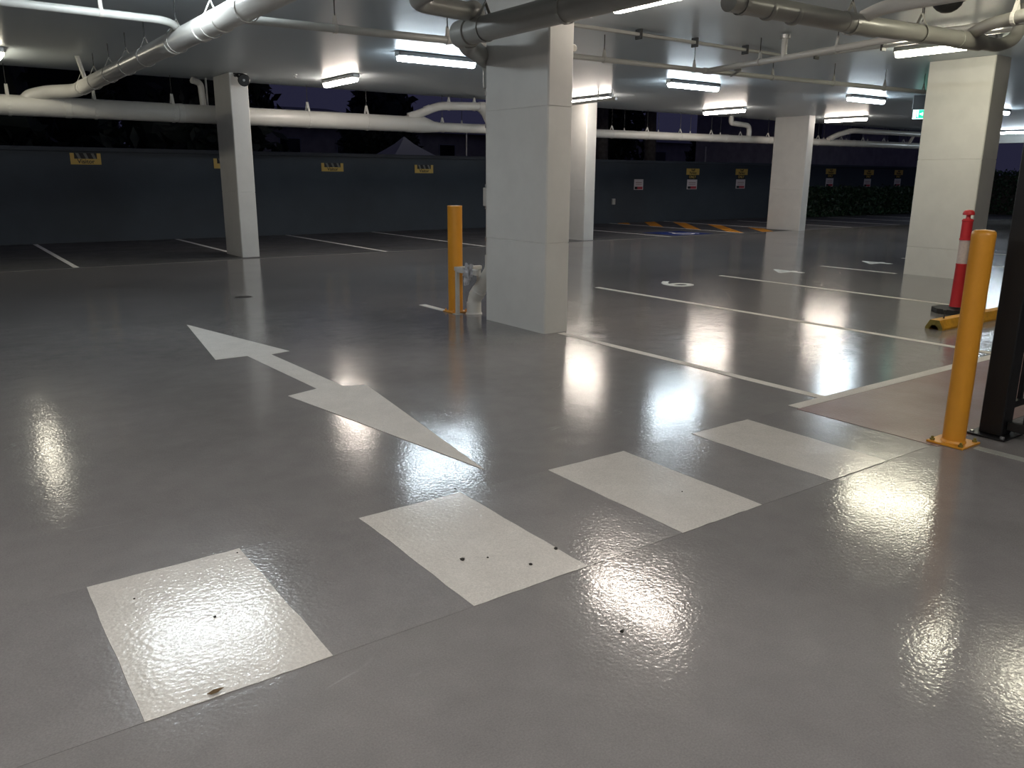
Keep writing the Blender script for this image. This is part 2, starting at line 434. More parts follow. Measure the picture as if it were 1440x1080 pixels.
batten(21.23, 13.70, 'y', 'warm', 'small pinkish batten light right of the far column')
batten(10.66, 5.62, 'y', 'yellow', 'large yellowish batten light above the wide right column')
batten(30.85, 13.58, 'y', 'cool', 'distant batten light strip at the far right edge')
batten(1.25, 14.30, 'y', 'dim', 'batten light over the far left bays, above the picture')
batten(1.86, 7.62, 'x', 'strong', 'batten light overhead in front, above the picture')
batten(7.60, 2.80, 'y', 'yellow', 'batten light overhead by the gate, above the picture')
batten(0.4, 1.9, 'x', 'near_fill', 'added fill light over the viewer, above the picture')  # added to brighten the foreground floor
batten(3.2, -0.6, 'y', 'near_fill', 'added fill light over the viewer, right of the first, above the picture')  # unseen, put in to lift the near floor
batten(-2.6, 3.4, 'y', 'near_fill', 'added fill light over the floor left of the viewer, above the picture')  # extra unseen light added for the foreground
batten(0.2, -1.8, 'x', 'near_fill', 'added fill light behind the viewer')  # added behind the camera just to light the foreground
batten(4.2, -3.6, 'y', 'near_fill', 'added fill light behind the viewer on the gate side')  # unseen fill from behind, added for foreground brightness
batten(-3.2, -0.6, 'y', 'near_fill', 'added fill light behind the viewer on the left side')  # another added fill from behind, brightening the near floor
batten(21.3, 9.8, 'x', 'cool', 'batten light hidden behind the wide right column')
# ------------------------------------------------------------------ pipes
def hanger(parent, c, d, r, rod=True, m=PVC, top=H):
    """pear-shaped hanger strap around a pipe (centre c, pipe direction d) with its threaded rod"""
    d = Vector(d).normalized(); c = Vector(c)
    s = d.cross(Vector((0, 0, 1))).normalized(); z = Vector((0, 0, 1))
    R = r+0.004; loop = []
    for k in range(15):
        a = math.radians(150-300*(k/14.0)+0) - math.pi/2
        a = math.radians(-240+300*k/14.0)
        loop.append(c+R*(math.cos(a)*s+math.sin(a)*z))
    apex = c+z*(R+max(0.085, r*0.95))
    path = [apex]+loop+[apex]
    bm = bmesh.new()
    hw = 0.014+0.05*r
    prev = None
    for p in path:
        cur = []
        out = (p-c); out -= d*out.dot(d); out.normalize()
        for q in (p-d*hw, p+d*hw, p+d*hw+out*0.005, p-d*hw+out*0.005): cur.append(bm.verts.new(q))
        if prev:
            for k in range(4): bm.faces.new((prev[k], prev[(k+1) % 4], cur[(k+1) % 4], cur[k]))
        prev = cur
    h = bm_obj('hanger', bm, m, parent)
    if rod:
        bm = sweep(bmesh.new(), [apex-z*0.02, (apex.x, apex.y, top-0.001)], 0.006, 6)
        r_ = bm_obj('threaded_rod', bm, DARKM, h, origin=parent['_o'])
    return h
def coupling(parent, c, d, r, L=0.12, m=PVC, k=1.07):
    d = Vector(d).normalized(); c = Vector(c)
    e = 0.006
    pts = [c-d*L/2, c-d*(L/2-e), c+d*(L/2-e), c+d*L/2]
    return bm_obj('coupling', sweep(bmesh.new(), pts, [r*1.005, r*k, r*k, r*1.005], 20), m, parent, smooth=35)
def pipe(parent, pts, r, m=PVC, R=None, name='pipe_run', seg=20, n=6):
    p = rounded(pts, R if R else r*1.6, n) if len(pts) > 2 else pts
    return bm_obj(name, sweep(bmesh.new(), p, r, seg), m, parent, smooth=40)

# perimeter stormwater main: large on the left, reduced after the branch
PY, PZ = 15.62, 2.46
tm = thing('drain_main', (1.4, PY, PZ), 'thick white pipe running along the open edge on the left', 'pipe', 'white drainage pipes')
pipe(tm, [(-8.5, PY, PZ), (8.55, PY, PZ)], 0.158)
red = bm_obj('reducer', sweep(bmesh.new(), [(8.50, PY, PZ), (8.55, PY, PZ), (8.95, PY, PZ), (9.2, PY, PZ-0.035), (9.30, PY, PZ-0.035)], [0.158, 0.166, 0.166, 0.112, 0.108], 20), PVC, tm, smooth=40)
for x in (0.15, 2.28, 4.05, 8.6): coupling(tm, (x, PY, PZ), (1, 0, 0), 0.158, 0.10, k=1.04)
for k in range(-6, 6): hanger(tm, (1.45+1.24*k, PY, PZ), (1, 0, 0), 0.158)
P2 = PZ-0.035
tn = thing('drain_main', (9.3, PY, P2), 'thinner white pipe along the open edge, right of the branch', 'pipe', 'white drainage pipes')
pipe(tn, [(9.30, PY, P2), (32.4, PY, P2+0.14)], 0.10)
for k in range(19):
    x = 9.42+1.22*k; hanger(tn, (x, PY, P2+0.14*(x-9.3)/23.1), (1, 0, 0), 0.10)
for x in (12.9, 18.6, 24.8): coupling(tn, (x, PY, P2+0.14*(x-9.3)/23.1), (1, 0, 0), 0.10, 0.12)
tb = thing('small_pipe', (12.9, 15.83, P2+0.02), 'thin white pipe running just behind the edge pipe on the right', 'pipe', 'white drainage pipes')
pipe(tb, [(9.6, 15.84, P2+0.04), (32.4, 15.84, P2+0.18)], 0.04)
for k in range(18):
    x = 10.05+1.22*k; hanger(tb, (x, 15.84, P2+0.04+0.14*(x-9.6)/22.8), (1, 0, 0), 0.04)

# branch with offset left of the largest column
t = thing('branch_pipe', (8.75, PY, 2.62), 'bent white branch pipe joining the edge pipe left of the largest column', 'pipe', 'white drainage pipes')
bp_ = [(8.60, PY, 2.60), (8.80, PY-0.05, 2.66), (9.22, PY-0.2, 2.84), (10.2, PY-0.3, 2.87)]
pipe(t, bp_, 0.085, R=0.16)
coupling(t, (9.0, PY-0.12, 2.752), Vector(bp_[2])-Vector(bp_[1]), 0.085, 0.14)
hanger(t, (9.45, PY-0.223, 2.847), (1, -0.1, 0), 0.085)
hanger(t, (10.05, PY-0.285, 2.866), (1, -0.1, 0), 0.085)
bm_obj('taper_boot', sweep(bmesh.new(), [(10.15, PY-0.295, 2.868), (10.24, PY-0.3, 2.86), (10.36, PY-0.3, 2.76), (10.44, PY-0.3, 2.55), (10.45, PY-0.3, 2.50)], [0.098, 0.125, 0.125, 0.09, 0.07], 18), PVC, t, smooth=45)

# large overhead pipe on the left running towards the viewer
DX, DZ = 2.37, 2.70
t = thing('overhead_pipe', (DX, 9.0, DZ), 'thick white overhead pipe slanting across the top left', 'pipe', 'white drainage pipes')
pipe(t, [(DX, -2.0, DZ+0.02), (DX, 14.75, DZ)], 0.102)
pipe(t, [(DX, 14.70, DZ), (DX-0.02, 15.12, DZ-0.01), (DX-0.38, 15.52, DZ-0.02), (DX-0.62, PY, DZ-0.09), (DX-0.7, PY, DZ-0.2)], 0.102, R=0.2, name='elbow')
for y in (7.55, 8.15): coupling(t, (DX, y, DZ), (0, 1, 0), 0.102, 0.10, k=1.05)
coupling(t, (DX, 14.45, DZ), (0, 1, 0), 0.102, 0.14)
coupling(t, (DX, 9.25, DZ), (0, 1, 0), 0.102, 0.26, k=1.05)
for y in (6.9, 7.85, 9.0, 10.35, 11.35, 12.4, 13.5, 14.6, 4.8, 2.6): hanger(t, (DX, y, DZ), (0, 1, 0), 0.102)
t = thing('riser_pipe', (2.2, 14.3, 2.8), 'thin bent riser joining the far end of the thick left overhead pipe', 'pipe', 'white drainage pipes')
pipe(t, [(DX-0.02, 14.15, DZ+0.08), (DX-0.06, 14.1, DZ+0.2), (DX-0.13, 13.95, H-0.002)], 0.03, R=0.1)

# thin horizontal branch at the top left and its elbow
YS = 8.6
t = thing('branch_pipe', (1.4, YS, 2.83), 'thin grey pipe across the top left corner', 'pipe', 'thin overhead pipes')
pipe(t, [(-3.0, YS, 2.85), (2.16, YS, 2.82), (2.30, YS+0.12, 2.80), (2.34, 9.18, 2.75)], 0.036, STEELP, R=0.09)
coupling(t, (2.335, 9.05, 2.765), (0.05, 1, -0.1), 0.045, 0.08, STEELP, k=1.15)
for x in (-0.4, 1.62): hanger(t, (x, YS, 2.83), (1, 0, 0), 0.036, m=WSTEEL)
YR = 7.75
t = thing('branch_pipe', (3.6, YR, 2.78), 'thin grey pipe between the thick left overhead pipe and the largest column', 'pipe', 'thin overhead pipes')
pipe(t, [(DX+0.05, YR, 2.76), (4.9, YR, 2.79), (5.6, YR, 2.79)], 0.038, STEELP)
coupling(t, (DX+0.16, YR, 2.762), (1, 0, 0), 0.05, 0.14, STEELP)
hanger(t, (3.5, YR, 2.775), (1, 0, 0), 0.038, m=WSTEEL)
hanger(t, (4.75, YR, 2.79), (1, 0, 0), 0.038, m=WSTEEL)

# pipe crossing in front of the largest column, end bends and the downpipe
CX, CZ = 4.03, 2.60
t = thing('overhead_pipe', (CX, 5.0, CZ), 'thick grey pipe crossing in front of the top of the largest column', 'pipe', 'thick grey overhead pipes')
pipe(t, [(CX, -2.0, CZ+0.02), (CX, 6.32, CZ)], 0.10, PVCG)
bm_obj('end_cap', sweep(bmesh.new(), [(CX, 6.18, CZ), (CX, 6.185, CZ), (CX, 6.36, CZ), (CX, 6.375, CZ)], [0.10, 0.113, 0.113, 0.095], 24), PVCG, t, smooth=35)
for y in (5.98, 4.93, 3.4, 1.6): hanger(t, (CX, y, CZ), (0, 1, 0), 0.10, m=PVCG)
b2 = pipe(t, [(CX, 6.1, CZ+0.06), (CX, 6.12, CZ+0.17), (3.93, 6.1, 2.735), (3.40, 6.02, 2.735), (3.30, 5.72, 2.74), (3.30, 5.2, 2.75), (3.30, 3.0, 2.77)], 0.073, PVCG, R=0.16, name='return_bend')
b3 = pipe(t, [(CX+0.02, 6.25, CZ-0.04), (CX+0.12, 6.45, CZ-0.06), (4.56, 6.86, CZ-0.06), (4.73, 6.91, CZ-0.12), (4.735, 6.905, CZ-0.35)], 0.085, PVCG, R=0.16, name='connecting_bend')
t = thing('downpipe', (4.69, 7.18, 0), 'white downpipe behind the largest column with a slanted foot', 'pipe')
DPX, DPY = 4.735, 6.905
pipe(t, [(DPX, DPY, CZ-0.3), (DPX, DPY, 0.62)], 0.062, PVC)
foot = bm_obj('slanted_foot', sweep(bmesh.new(), rounded([(DPX, DPY, 0.64), (DPX, DPY, 0.50), (4.69, 7.17, 0.17), (4.69, 7.18, 0.0)], 0.05, 5), 0.072, 20), PVC, t, smooth=40)
coupling(t, (4.698, 7.125, 0.225), Vector((4.69, 7.17, 0.17))-Vector((DPX, DPY, 0.50)), 0.072, 0.10, k=1.08)
coupling(t, (4.69, 7.178, 0.07), (0, 0, 1), 0.072, 0.12, k=1.08)
bm_obj('floor_flange', lathe(bmesh.new(), [(0.088, 0), (0.088, 0.008), (0.08, 0.02)], 4.69, 7.18, 0), PVC, t)
for z in (1.32, 1.12, 0.80, 1.9, 2.2):
    bm_obj('pipe_clamp', sweep(bmesh.new(), [(DPX, DPY, z-0.02), (DPX, DPY, z+0.02)], 0.072, 18), GALV, t, smooth=30)
bm_obj('inspection_cover', BX(DPX-0.078, DPX-0.05, DPY-0.03, DPY+0.05, 1.13, 1.31, bevel=0.005), WSTEEL, t)

# black overhead pipes at the top right
AY, AZ = 4.11, 2.60
t = thing('overhead_pipe', (6.4, AY, AZ), 'thick grey pipe along the top right edge ending in a bend', 'pipe', 'thick grey overhead pipes')
pipe(t, [(4.82, AY, AZ+0.02), (6.4, AY, AZ+0.03), (8.35, AY, AZ+0.08)], 0.074, PVCG, R=0.3)
pipe(t, [(8.30, AY, AZ+0.08), (8.80, AY, AZ+0.085), (9.02, AY-0.06, AZ+0.17), (9.05, AY-0.08, H-0.002)], 0.062, PVCG, R=0.16, name='elbow')
for x in (5.25, 5.55): coupling(t, (x, AY, AZ+0.012), (1, 0, 0), 0.074, 0.05, PVCG, k=1.06)
coupling(t, (6.42, AY, AZ+0.03), (1, 0, 0), 0.074, 0.46, PVCG)
coupling(t, (8.2, AY, AZ+0.076), (1, 0, 0.025), 0.074, 0.42, PVCG)
for x in (4.95, 6.3, 7.35): hanger(t, (x, AY, AZ+(0.022 if x < 6.4 else 0.055)), (1, 0, 0), 0.076, m=PVCG)
t = thing('branch_pipe', (6.45, 3.7, 2.69), 'grey branch pipe leaving the top right pipe towards the viewer', 'pipe', 'thick grey overhead pipes')
pipe(t, [(6.42, AY-0.02, AZ+0.08), (6.45, 3.95, 2.735), (6.50, 3.3, 2.75), (6.55, -2.0, 2.79)], 0.052, PVC, R=0.1)
hanger(t, (6.505, 2.9, 2.753), (0, 1, 0), 0.052)
t = thing('branch_pipe', (8.0, 3.7, 2.68), 'grey branch pipe at the top right corner above the yellowish light', 'pipe', 'thick grey overhead pipes')
pipe(t, [(8.2, AY-0.02, AZ+0.13), (8.10, 3.92, 2.775), (7.98, 3.5, 2.80), (7.98, -2.0, 2.83)], 0.055, PVCG, R=0.1)
hanger(t, (8.02, 3.64, 2.792), (0.1, 1, 0), 0.055, m=PVC)

# sprinkler range and branch
SY, SZ = 7.88, 2.80
t = thing('sprinkler_pipe', (9.0, SY, SZ), 'thin grey sprinkler pipe running right from the largest column', 'pipe', 'thin overhead pipes')
pipe(t, [(5.2, SY+0.05, SZ), (9.0, SY-0.05, SZ), (14.2, SY-0.5, SZ)], 0.032, STEELP, R=0.3)
for x in (7.03, 8.62, 10.1, 11.4, 12.6, 13.6):
    yy = SY-0.02 if x < 9 else SY-0.05-0.45*(x-9.0)/5.2
    hanger(t, (x, yy, SZ), (1, -0.03 if x < 9 else -0.09, 0), 0.032, m=STEELP)
coupling(t, (8.85, SY-0.045, SZ), (1, -0.03, 0), 0.036, 0.14, STEELP, k=1.15)
t = thing('sprinkler_branch', (8.6, 6.5, SZ), 'thin grey sprinkler branch running toward the viewer with a capped upright stub', 'pipe', 'thin overhead pipes')
pipe(t, [(8.85, SY-0.05, SZ), (8.60, 6.42, SZ), (8.30, 4.9, SZ), (8.2, 1.0, SZ)], 0.036, STEELP, R=0.3)
bm_obj('stub', sweep(bmesh.new(), [(8.60, 6.45, SZ), (8.60, 6.45, 3.02)], 0.034, 14), STEELP, t, smooth=40)
bm_obj('stub_flange', sweep(bmesh.new(), [(8.60, 6.45, 3.015), (8.60, 6.45, 3.055)], 0.062, 14), GALV, t, smooth=40)
pipe(t, [(8.95, 7.45, SZ-0.01), (8.95, 7.35, SZ-0.02), (9.3, SY-0.08, SZ-0.03)], 0.018, STEELP, R=0.05, name='drain_spur')
for y in (6.85, 5.65, 4.6): hanger(t, (8.60-(6.42-y)*0.19 if y < 6.42 else 8.6+(y-6.42)*0.17, y, SZ), (0.17, 1, 0), 0.036, m=STEELP)
# conduits close to the ceiling
t = thing('cable_conduit', (7.9, 7.35, 3.0), 'flat cable conduit with black clips along the ceiling right of the largest column', 'conduit', 'ceiling conduits')
bm_obj('conduit_run', BX(4.95, 10.1, 7.32, 7.38, 3.005, 3.04, bevel=0.006), STEELP, t)
for x in (7.1, 8.05, 9.0): 
    bm_obj('clip', BX(x-0.012, x+0.012, 7.30, 7.40, 2.97, H-0.001, bevel=0.003), DARKM, t)
t = thing('cable_conduit', (10.1, 6.3, 3.0), 'flat cable conduit with black clips running toward the yellowish light', 'conduit', 'ceiling conduits')
bm_obj('conduit_run', BX(10.07, 10.13, 1.0, 7.3, 3.005, 3.04, bevel=0.006), STEELP, t)
for y in (7.05, 6.1, 5.0): 
    bm_obj('clip', BX(10.05, 10.15, y-0.012, y+0.012, 2.97, H-0.001, bevel=0.003), DARKM, t)
t = thing('sprinkler_pipe', (11.4, 12.9, 2.86), 'short thin pipe beside the hidden light behind the largest column', 'pipe', 'thin overhead pipes')
pipe(t, [(11.6, 14.9, 2.90), (11.35, 12.3, 2.90)], 0.03, WSTEEL)
for y in (12.45, 12.85):
    bm_obj('bracket', sweep(bmesh.new(), [(11.37, y, 2.90), (11.37, y, H-0.001)], 0.014, 8), WSTEEL, t)
# drops joining the edge main
t = thing('drop_pipe', (4.45, PY, 2.8), 'short vertical white pipe left of the left column', 'pipe', 'white drainage pipes')
pipe(t, [(4.28, PY-0.05, H-0.06), (4.44, PY, H-0.09), (4.46, PY, PZ+0.14)], 0.055, R=0.1)
bm_obj('conduit', sweep(bmesh.new(), [(4.54, PY+0.02, H-0.002), (4.54, PY+0.02, PZ+0.15)], 0.018, 10), STEELP, t)
t = thing('drop_pipe', (19.8, PY, 2.7), 'short bent white pipe dropping from the ceiling left of the far column', 'pipe', 'white drainage pipes')
pipe(t, [(18.75, PY, H-0.002), (18.75, PY, 2.90), (19.55, PY, 2.86), (19.55, PY, P2+0.12)], 0.07, R=0.16)
t = thing('branch_pipe', (25, PY-0.25, 2.66), 'white pipe bending up and running beside the edge pipe, right of the far column', 'pipe', 'white drainage pipes')
pipe(t, [(23.3, PY-0.05, P2+0.16), (23.6, PY-0.1, P2+0.3), (24.2, PY-0.25, P2+0.46), (31.5, PY-0.25, P2+0.50)], 0.08, R=0.2)
pipe(t, [(28.0, PY-0.2, P2+0.46), (28.0, PY-0.05, P2+0.18)], 0.05, name='drop')

# ------------------------------------------------------------------ ceiling and column fittings
t = thing('exit_sign', (16.9, 9.2, H), 'small green and white exit sign peeking past the wide right column', 'sign')
EXM = mat('exit_green', (0.0, 0.25, 0.10), 0.4, emit=((0.02, 0.75, 0.35), 1.6))
EXW = mat('exit_white', (0.7, 0.8, 0.8), 0.4, emit=((0.55, 1.0, 0.95), 2.2))
ex, ey = 16.93, 9.41
u_ = Vector((0.55, -0.83, 0)).normalized(); n_ = Vector((-u_.y, u_.x, 0)); n_ = -n_ if n_.y > 0 else n_
def slab_uv(bm, u0, u1, z0, z1, d0, d1):
    vs_ = []
    for dd in (d0, d1):
        for uu, zz in ((u0, z0), (u1, z0), (u1, z1), (u0, z1)):
            p = Vector((ex, ey, 0))+u_*uu+n_*dd; vs_.append(bm.verts.new((p.x, p.y, zz)))
    for f in ((0, 1, 2, 3), (7, 6, 5, 4), (0, 4, 5, 1), (1, 5, 6, 2), (2, 6, 7, 3), (3, 7, 4, 0)): bm.faces.new([vs_[i] for i in f])
    return bm
bm_obj('mount', slab_uv(bmesh.new(), -0.02, 0.36, 2.80, H-0.001, -0.04, 0.04), mat('exit_mount', (0.12, 0.13, 0.14), 0.4), t)
bm_obj('panel', slab_uv(bmesh.new(), 0.0, 0.34, 2.62, 2.80, -0.015, 0.015), EXW, t)
bm_obj('door_symbol', slab_uv(slab_uv(bmesh.new(), 0.062, 0.072, 2.635, 2.785, 0.015, 0.018), 0.072, 0.10, 2.635, 2.66, 0.015, 0.018), EXM, t)
bm_obj('runner_background', slab_uv(bmesh.new(), 0.105, 0.34, 2.635, 2.795, 0.015, 0.018), EXM, t)
bm_obj('arrow_symbol', slab_uv(slab_uv(bmesh.new(), 0.125, 0.165, 2.70, 2.73, 0.018, 0.02), 0.165, 0.185, 2.68, 2.75, 0.018, 0.02), EXW, t)

t = thing('security_camera', (4.78, 14.47, 2.98), 'round black security camera at the top of the left column', 'camera')
bm_obj('bracket', sweep(bmesh.new(), rounded([(4.70, 14.495, 3.03), (4.70, 14.40, 3.03), (4.74, 14.36, 2.98)], 0.04), 0.022, 10), BLACK, t, smooth=40)
cd = Vector((-4.8, -14.3, -1.5)).normalized(); cc = Vector((4.79, 14.33, 2.95))
bm_obj('body', sweep(bmesh.new(), [cc-cd*0.10, cc-cd*0.09, cc+cd*0.05, cc+cd*0.07], [0.05, 0.07, 0.10, 0.085], 20), BLACK, t, smooth=35)
bm_obj('lens', sweep(bmesh.new(), [cc+cd*0.066, cc+cd*0.076], 0.02, 12), mat('lens_glass', (0.5, 0.5, 0.5), 0.1), t)
bm_obj('visor_loop', sweep(bmesh.new(), [(4.68, 14.49, 3.06), (4.70, 14.38, 3.05), (4.80, 14.36, 3.05)], 0.012, 8), BLACK, t)

t = thing('alarm_sounder', (4.93, 5.93, 2.52), 'small round white disc on the right side of the largest column', 'alarm')
bm_obj('backplate', BX(4.88, 4.93, 5.92, 5.95, 2.505, 2.535), STEELP, t)
bm_obj('disc', sweep(bmesh.new(), [(4.93, 5.93, 2.52), (4.925, 5.915, 2.52), (4.92, 5.90, 2.52)], [0.03, 0.034, 0.026], 18), WSTEEL, t, smooth=40)
t = thing('ceiling_dome', (7.95, 4.25, H), 'dark round dome on the ceiling at the top right', 'dome')
bm_obj('base_ring', lathe(bmesh.new(), [(0.15, -0.03), (0.155, -0.001)], 8.22, 4.36, H), DARKM, t, smooth=40)
bm_obj('dome', lathe(bmesh.new(), [(0.0, -0.13), (0.05, -0.122), (0.09, -0.10), (0.12, -0.07), (0.135, -0.03)], 8.22, 4.36, H), RUBBER, t, smooth=60)
o = bm_obj('ceiling_sprinkler', lathe(bmesh.new(), [(0.028, -0.055), (0.03, -0.05), (0.008, -0.045), (0.008, -0.015), (0.03, -0.01), (0.03, -0.001)], 5.6, 14.1, H, 12), GALV, origin=(5.6, 14.1, H))
tag(o, 'tiny sprinkler head on the ceiling left of the short warm light', 'sprinkler')

# ------------------------------------------------------------------ bollards, frame, gate
def bollard(x, y, r, h, label, dome):
    t = thing('bollard', (x, y, 0), label, 'bollard', 'yellow bollards')
    if dome:
        prof = [(r, 0.008), (r, h-0.05)]
        cap = [(r*1.015, h-0.05), (r*1.015, h-0.028), (r*0.97, h-0.014), (r*0.8, h-0.005), (0.0, h)]
    else:
        prof = [(r, 0.008), (r, h-0.012)]
        cap = [(r*1.01, h-0.012), (r*1.01, h-0.002), (r*0.98, h), (0, h)]
    bm_obj('post', lathe(bmesh.new(), prof, x, y, 0, 28), YEL, t, smooth=40)
    bm_obj('cap', lathe(bmesh.new(), cap, x, y, 0, 28), YEL, t, smooth=50)
    pl = bm_obj('base_plate', BX(x-0.1, x+0.1, y-0.1, y+0.1, 0.001, 0.012, bevel=0.002), YEL, t)
    bm_obj('weld_collar', lathe(bmesh.new(), [(r*1.12, 0.012), (r*1.0, 0.024)], x, y, 0, 24), YEL, t, smooth=40)
    for sx in (-1, 1):
        for sy in (-1, 1):
            bm_obj('anchor_bolt', lathe(bmesh.new(), [(0.013, 0.012), (0.013, 0.022), (0.007, 0.022), (0.007, 0.034)], x+sx*0.078, y+sy*0.078, 0, 6), YEL if not dome else OLIVE, t)
    return t
bollard(4.515, 2.045, 0.058, 1.17, 'tall yellow bollard at the right beside the black gate post', True)
bollard(4.60, 7.40, 0.078, 1.12, 'yellow bollard in the middle beside the largest column', False)

t = thing('pipe_guard', (4.62, 7.28, 0), 'small white steel frame in front of the middle yellow bollard', 'guard')
gy0, gy1, gx0, gx1, gz = 6.98, 7.255, 4.52, 4.60, 0.50
for (x, y) in ((4.53, 7.25), (4.80, 7.25)):
    bm_obj('leg', BX(x-0.018, x+0.018, y-0.018, y+0.018, 0.001, gz-0.04, bevel=0.003), WSTEEL, t)
bm_obj('foot_plate', BX(4.49, 4.57, 7.21, 7.29, 0.0005, 0.007), WSTEEL, t)
bm_obj('top_rail', BX(4.505, 4.825, 7.225, 7.275, gz-0.04, gz, bevel=0.004), WSTEEL, t)
bm_obj('side_rail', BX(4.51, 4.555, 6.86, 7.228, gz-0.055, gz, bevel=0.004), WSTEEL, t)

# crumpled plastic wrapped on the frame
bm = bmesh.new(); bmesh.ops.create_icosphere(bm, subdivisions=3, radius=1)
for v in bm.verts:
    a = v.co.copy(); k = 1+0.35*math.sin(5*a.x+3*a.z)*math.sin(6*a.y+1.3)+0.25*math.sin(11*a.z+4*a.x)+random.uniform(-0.08, 0.08)
    v.co = Vector((a.x*0.035*k, a.y*0.06*k, a.z*0.085*k-0.03*a.z*a.y))
    if a.z < -0.2: v.co.y += 0.03*(-a.z); v.co.z -= 0.02
    v.co += Vector((4.50, 7.0, 0.47))
o = bm_obj('plastic_wrap', bm, WRAPM, origin=(4.50, 7.0, 0.40)); tag(o, 'crumpled plastic wrap knotted over the white pipe frame', 'wrap')

# red and white flexible post
t = thing('delineator_post', (9.13, 4.32, 0), 'red and white lane post on a black rubber base', 'post')
px, py = 9.13, 4.32
oct_ = [(px+0.235*math.cos(math.pi/8+k*math.pi/4), py+0.235*math.sin(math.pi/8+k*math.pi/4)) for k in range(8)]
bm = bmesh.new(); prism(bm, oct_, 0.001, 0.055)
top = [f for f in bm.faces if f.normal.z > 0.9 or all(abs(v.co.z-0.055) < 1e-5 for v in f.verts)]
bmesh.ops.inset_region(bm, faces=top, thickness=0.05, depth=0.02)
bm_obj('rubber_base', bm, RUBBER, t)
bm_obj('lower_stem', lathe(bmesh.new(), [(0.066, 0.07), (0.062, 0.10), (0.055, 0.52), (0.057, 0.525), (0.057, 0.54)], px, py, 0), RED, t, smooth=30)
bm_obj('reflective_sleeve', lathe(bmesh.new(), [(0.053, 0.54), (0.053, 0.79)], px, py, 0), REFL, t, smooth=30)
bm_obj('upper_stem', lathe(bmesh.new(), [(0.058, 0.79), (0.058, 0.805), (0.054, 0.81), (0.053, 0.985), (0.058, 0.99), (0.058, 1.0), (0.046, 1.015)], px, py, 0), RED, t, smooth=30)
bm_obj('grip_neck', lathe(bmesh.new(), [(0.030, 1.01), (0.022, 1.03), (0.022, 1.06), (0.034, 1.075)], px, py, 0), RED, t, smooth=40)
bm_obj('grip_cap', lathe(bmesh.new(), [(0.034, 1.066), (0.056, 1.055), (0.060, 1.065), (0.052, 1.09), (0.035, 1.105), (0, 1.11)], px, py, 0), RED, t, smooth=60)

# yellow wheel stop lying on the floor, bolts still in it
t = thing('wheel_stop', (8.7, 3.95, 0), 'loose yellow rubber wheel stop lying at the foot of the red post', 'wheel stop')
def wheel_profile():
    P = [(-0.085, 0.001), (-0.085, 0.02), (-0.045, 0.095), (0.045, 0.095), (0.085, 0.02), (0.085, 0.001), (0.045, 0.001)]
    for k in range(9):
        a = math.pi*k/8; P.append((0.045*math.cos(a), 0.001+0.045*math.sin(a)))
    return P[:7]+P[8:]
WS0, WS1, WY, WSL = 7.91, 9.56, 3.92, -0.02
bm = bmesh.new(); pr = wheel_profile(); A = []; B = []
for (yy, zz) in pr:
    A.append(bm.verts.new((WS0, WY+yy, zz))); B.append(bm.verts.new((WS1, WY+yy, zz)))
for i in range(len(pr)): bm.faces.new((A[i], A[(i+1) % len(pr)], B[(i+1) % len(pr)], B[i]))
bm_obj('body', bm, YELW, t)
for xx, d in ((WS0, -0.002), (WS1, 0.002)):
    bm = bmesh.new(); a = [bm.verts.new((xx, WY+y, z)) for y, z in pr]; b = [bm.verts.new((xx+d, WY+y, z)) for y, z in pr]
    bm.faces.new(a); bm.faces.new(b[::-1])
    for i in range(len(pr)): bm.faces.new((a[i], a[(i+1) % len(pr)], b[(i+1) % len(pr)], b[i]))
    bmesh.ops.triangulate(bm, faces=[f for f in bm.faces if len(f.verts) > 4])
    bm_obj('end_face', bm, OLIVE, t)
for xx in (8.08, 9.38):
    bm_obj('bolt', lathe(bmesh.new(), [(0.008, 0.09), (0.008, 0.165), (0.017, 0.165), (0.017, 0.18), (0, 0.182)], xx, WY, 0, 8), DARKM, t)

# black gate: square post, one panel along the walkway, one across towards the viewer
t = thing('gate_post', (4.86, 1.98, 0), 'thick black square gate post on a bolted foot plate', 'post')
GX, GY = 4.865, 1.985
bm_obj('post', BX(GX-0.062, GX+0.062, GY-0.062, GY+0.062, 0.012, 2.1, bevel=0.006), BLACK, t)
bm_obj('post_cap', BX(GX-0.066, GX+0.066, GY-0.066, GY+0.066, 2.1, 2.115, bevel=0.004), BLACK, t)
bm_obj('foot_plate', BX(GX-0.115, GX+0.115, GY-0.105, GY+0.105, 0.003, 0.012, bevel=0.002), BLACK, t)
for sx, sy in ((-1, -1), (1, -1), (-1, 1), (1, 1)):
    bm_obj('bolt', lathe(bmesh.new(), [(0.012, 0.012), (0.012, 0.024), (0, 0.026)], GX+sx*0.092, GY+sy*0.082, 0, 6), GALV, t)
t = thing('barred_gate', (5.7, 2.05, 0), 'black barred gate panel running along the red walkway', 'gate', 'black barred panels')
X0, X1 = GX+0.075, GX+1.9
bm_obj('bottom_rail', BX(X0, X1, 2.02, 2.06, 0.10, 0.14, bevel=0.004), BLACK, t)
bm_obj('top_rail', BX(X0, X1, 2.02, 2.06, 1.92, 1.96, bevel=0.004), BLACK, t)
xb = X0+0.10
b0 = None
while xb < X1:
    if b0 is None: b0 = bm_obj('baluster', BX(xb-0.012, xb+0.012, 2.028, 2.052, 0.14, 1.92), BLACK, t); bx0 = xb
    else:
        c = b0.copy(); COL.objects.link(c); c.parent = t; c.location = (xb-bx0, 0, 0)
    xb += 0.115
t = thing('fence_panel', (GX, 1.0, 0), 'black barred fence panel running from the gate post toward the viewer', 'fence', 'black barred panels')
Y0, Y1 = GY-0.065, GY-2.2
bm_obj('bottom_rail', BX(GX-0.02, GX+0.02, Y1, Y0, 0.045, 0.095, bevel=0.004), BLACK, t)
bm_obj('top_rail', BX(GX-0.02, GX+0.02, Y1, Y0, 1.92, 1.96, bevel=0.004), BLACK, t)
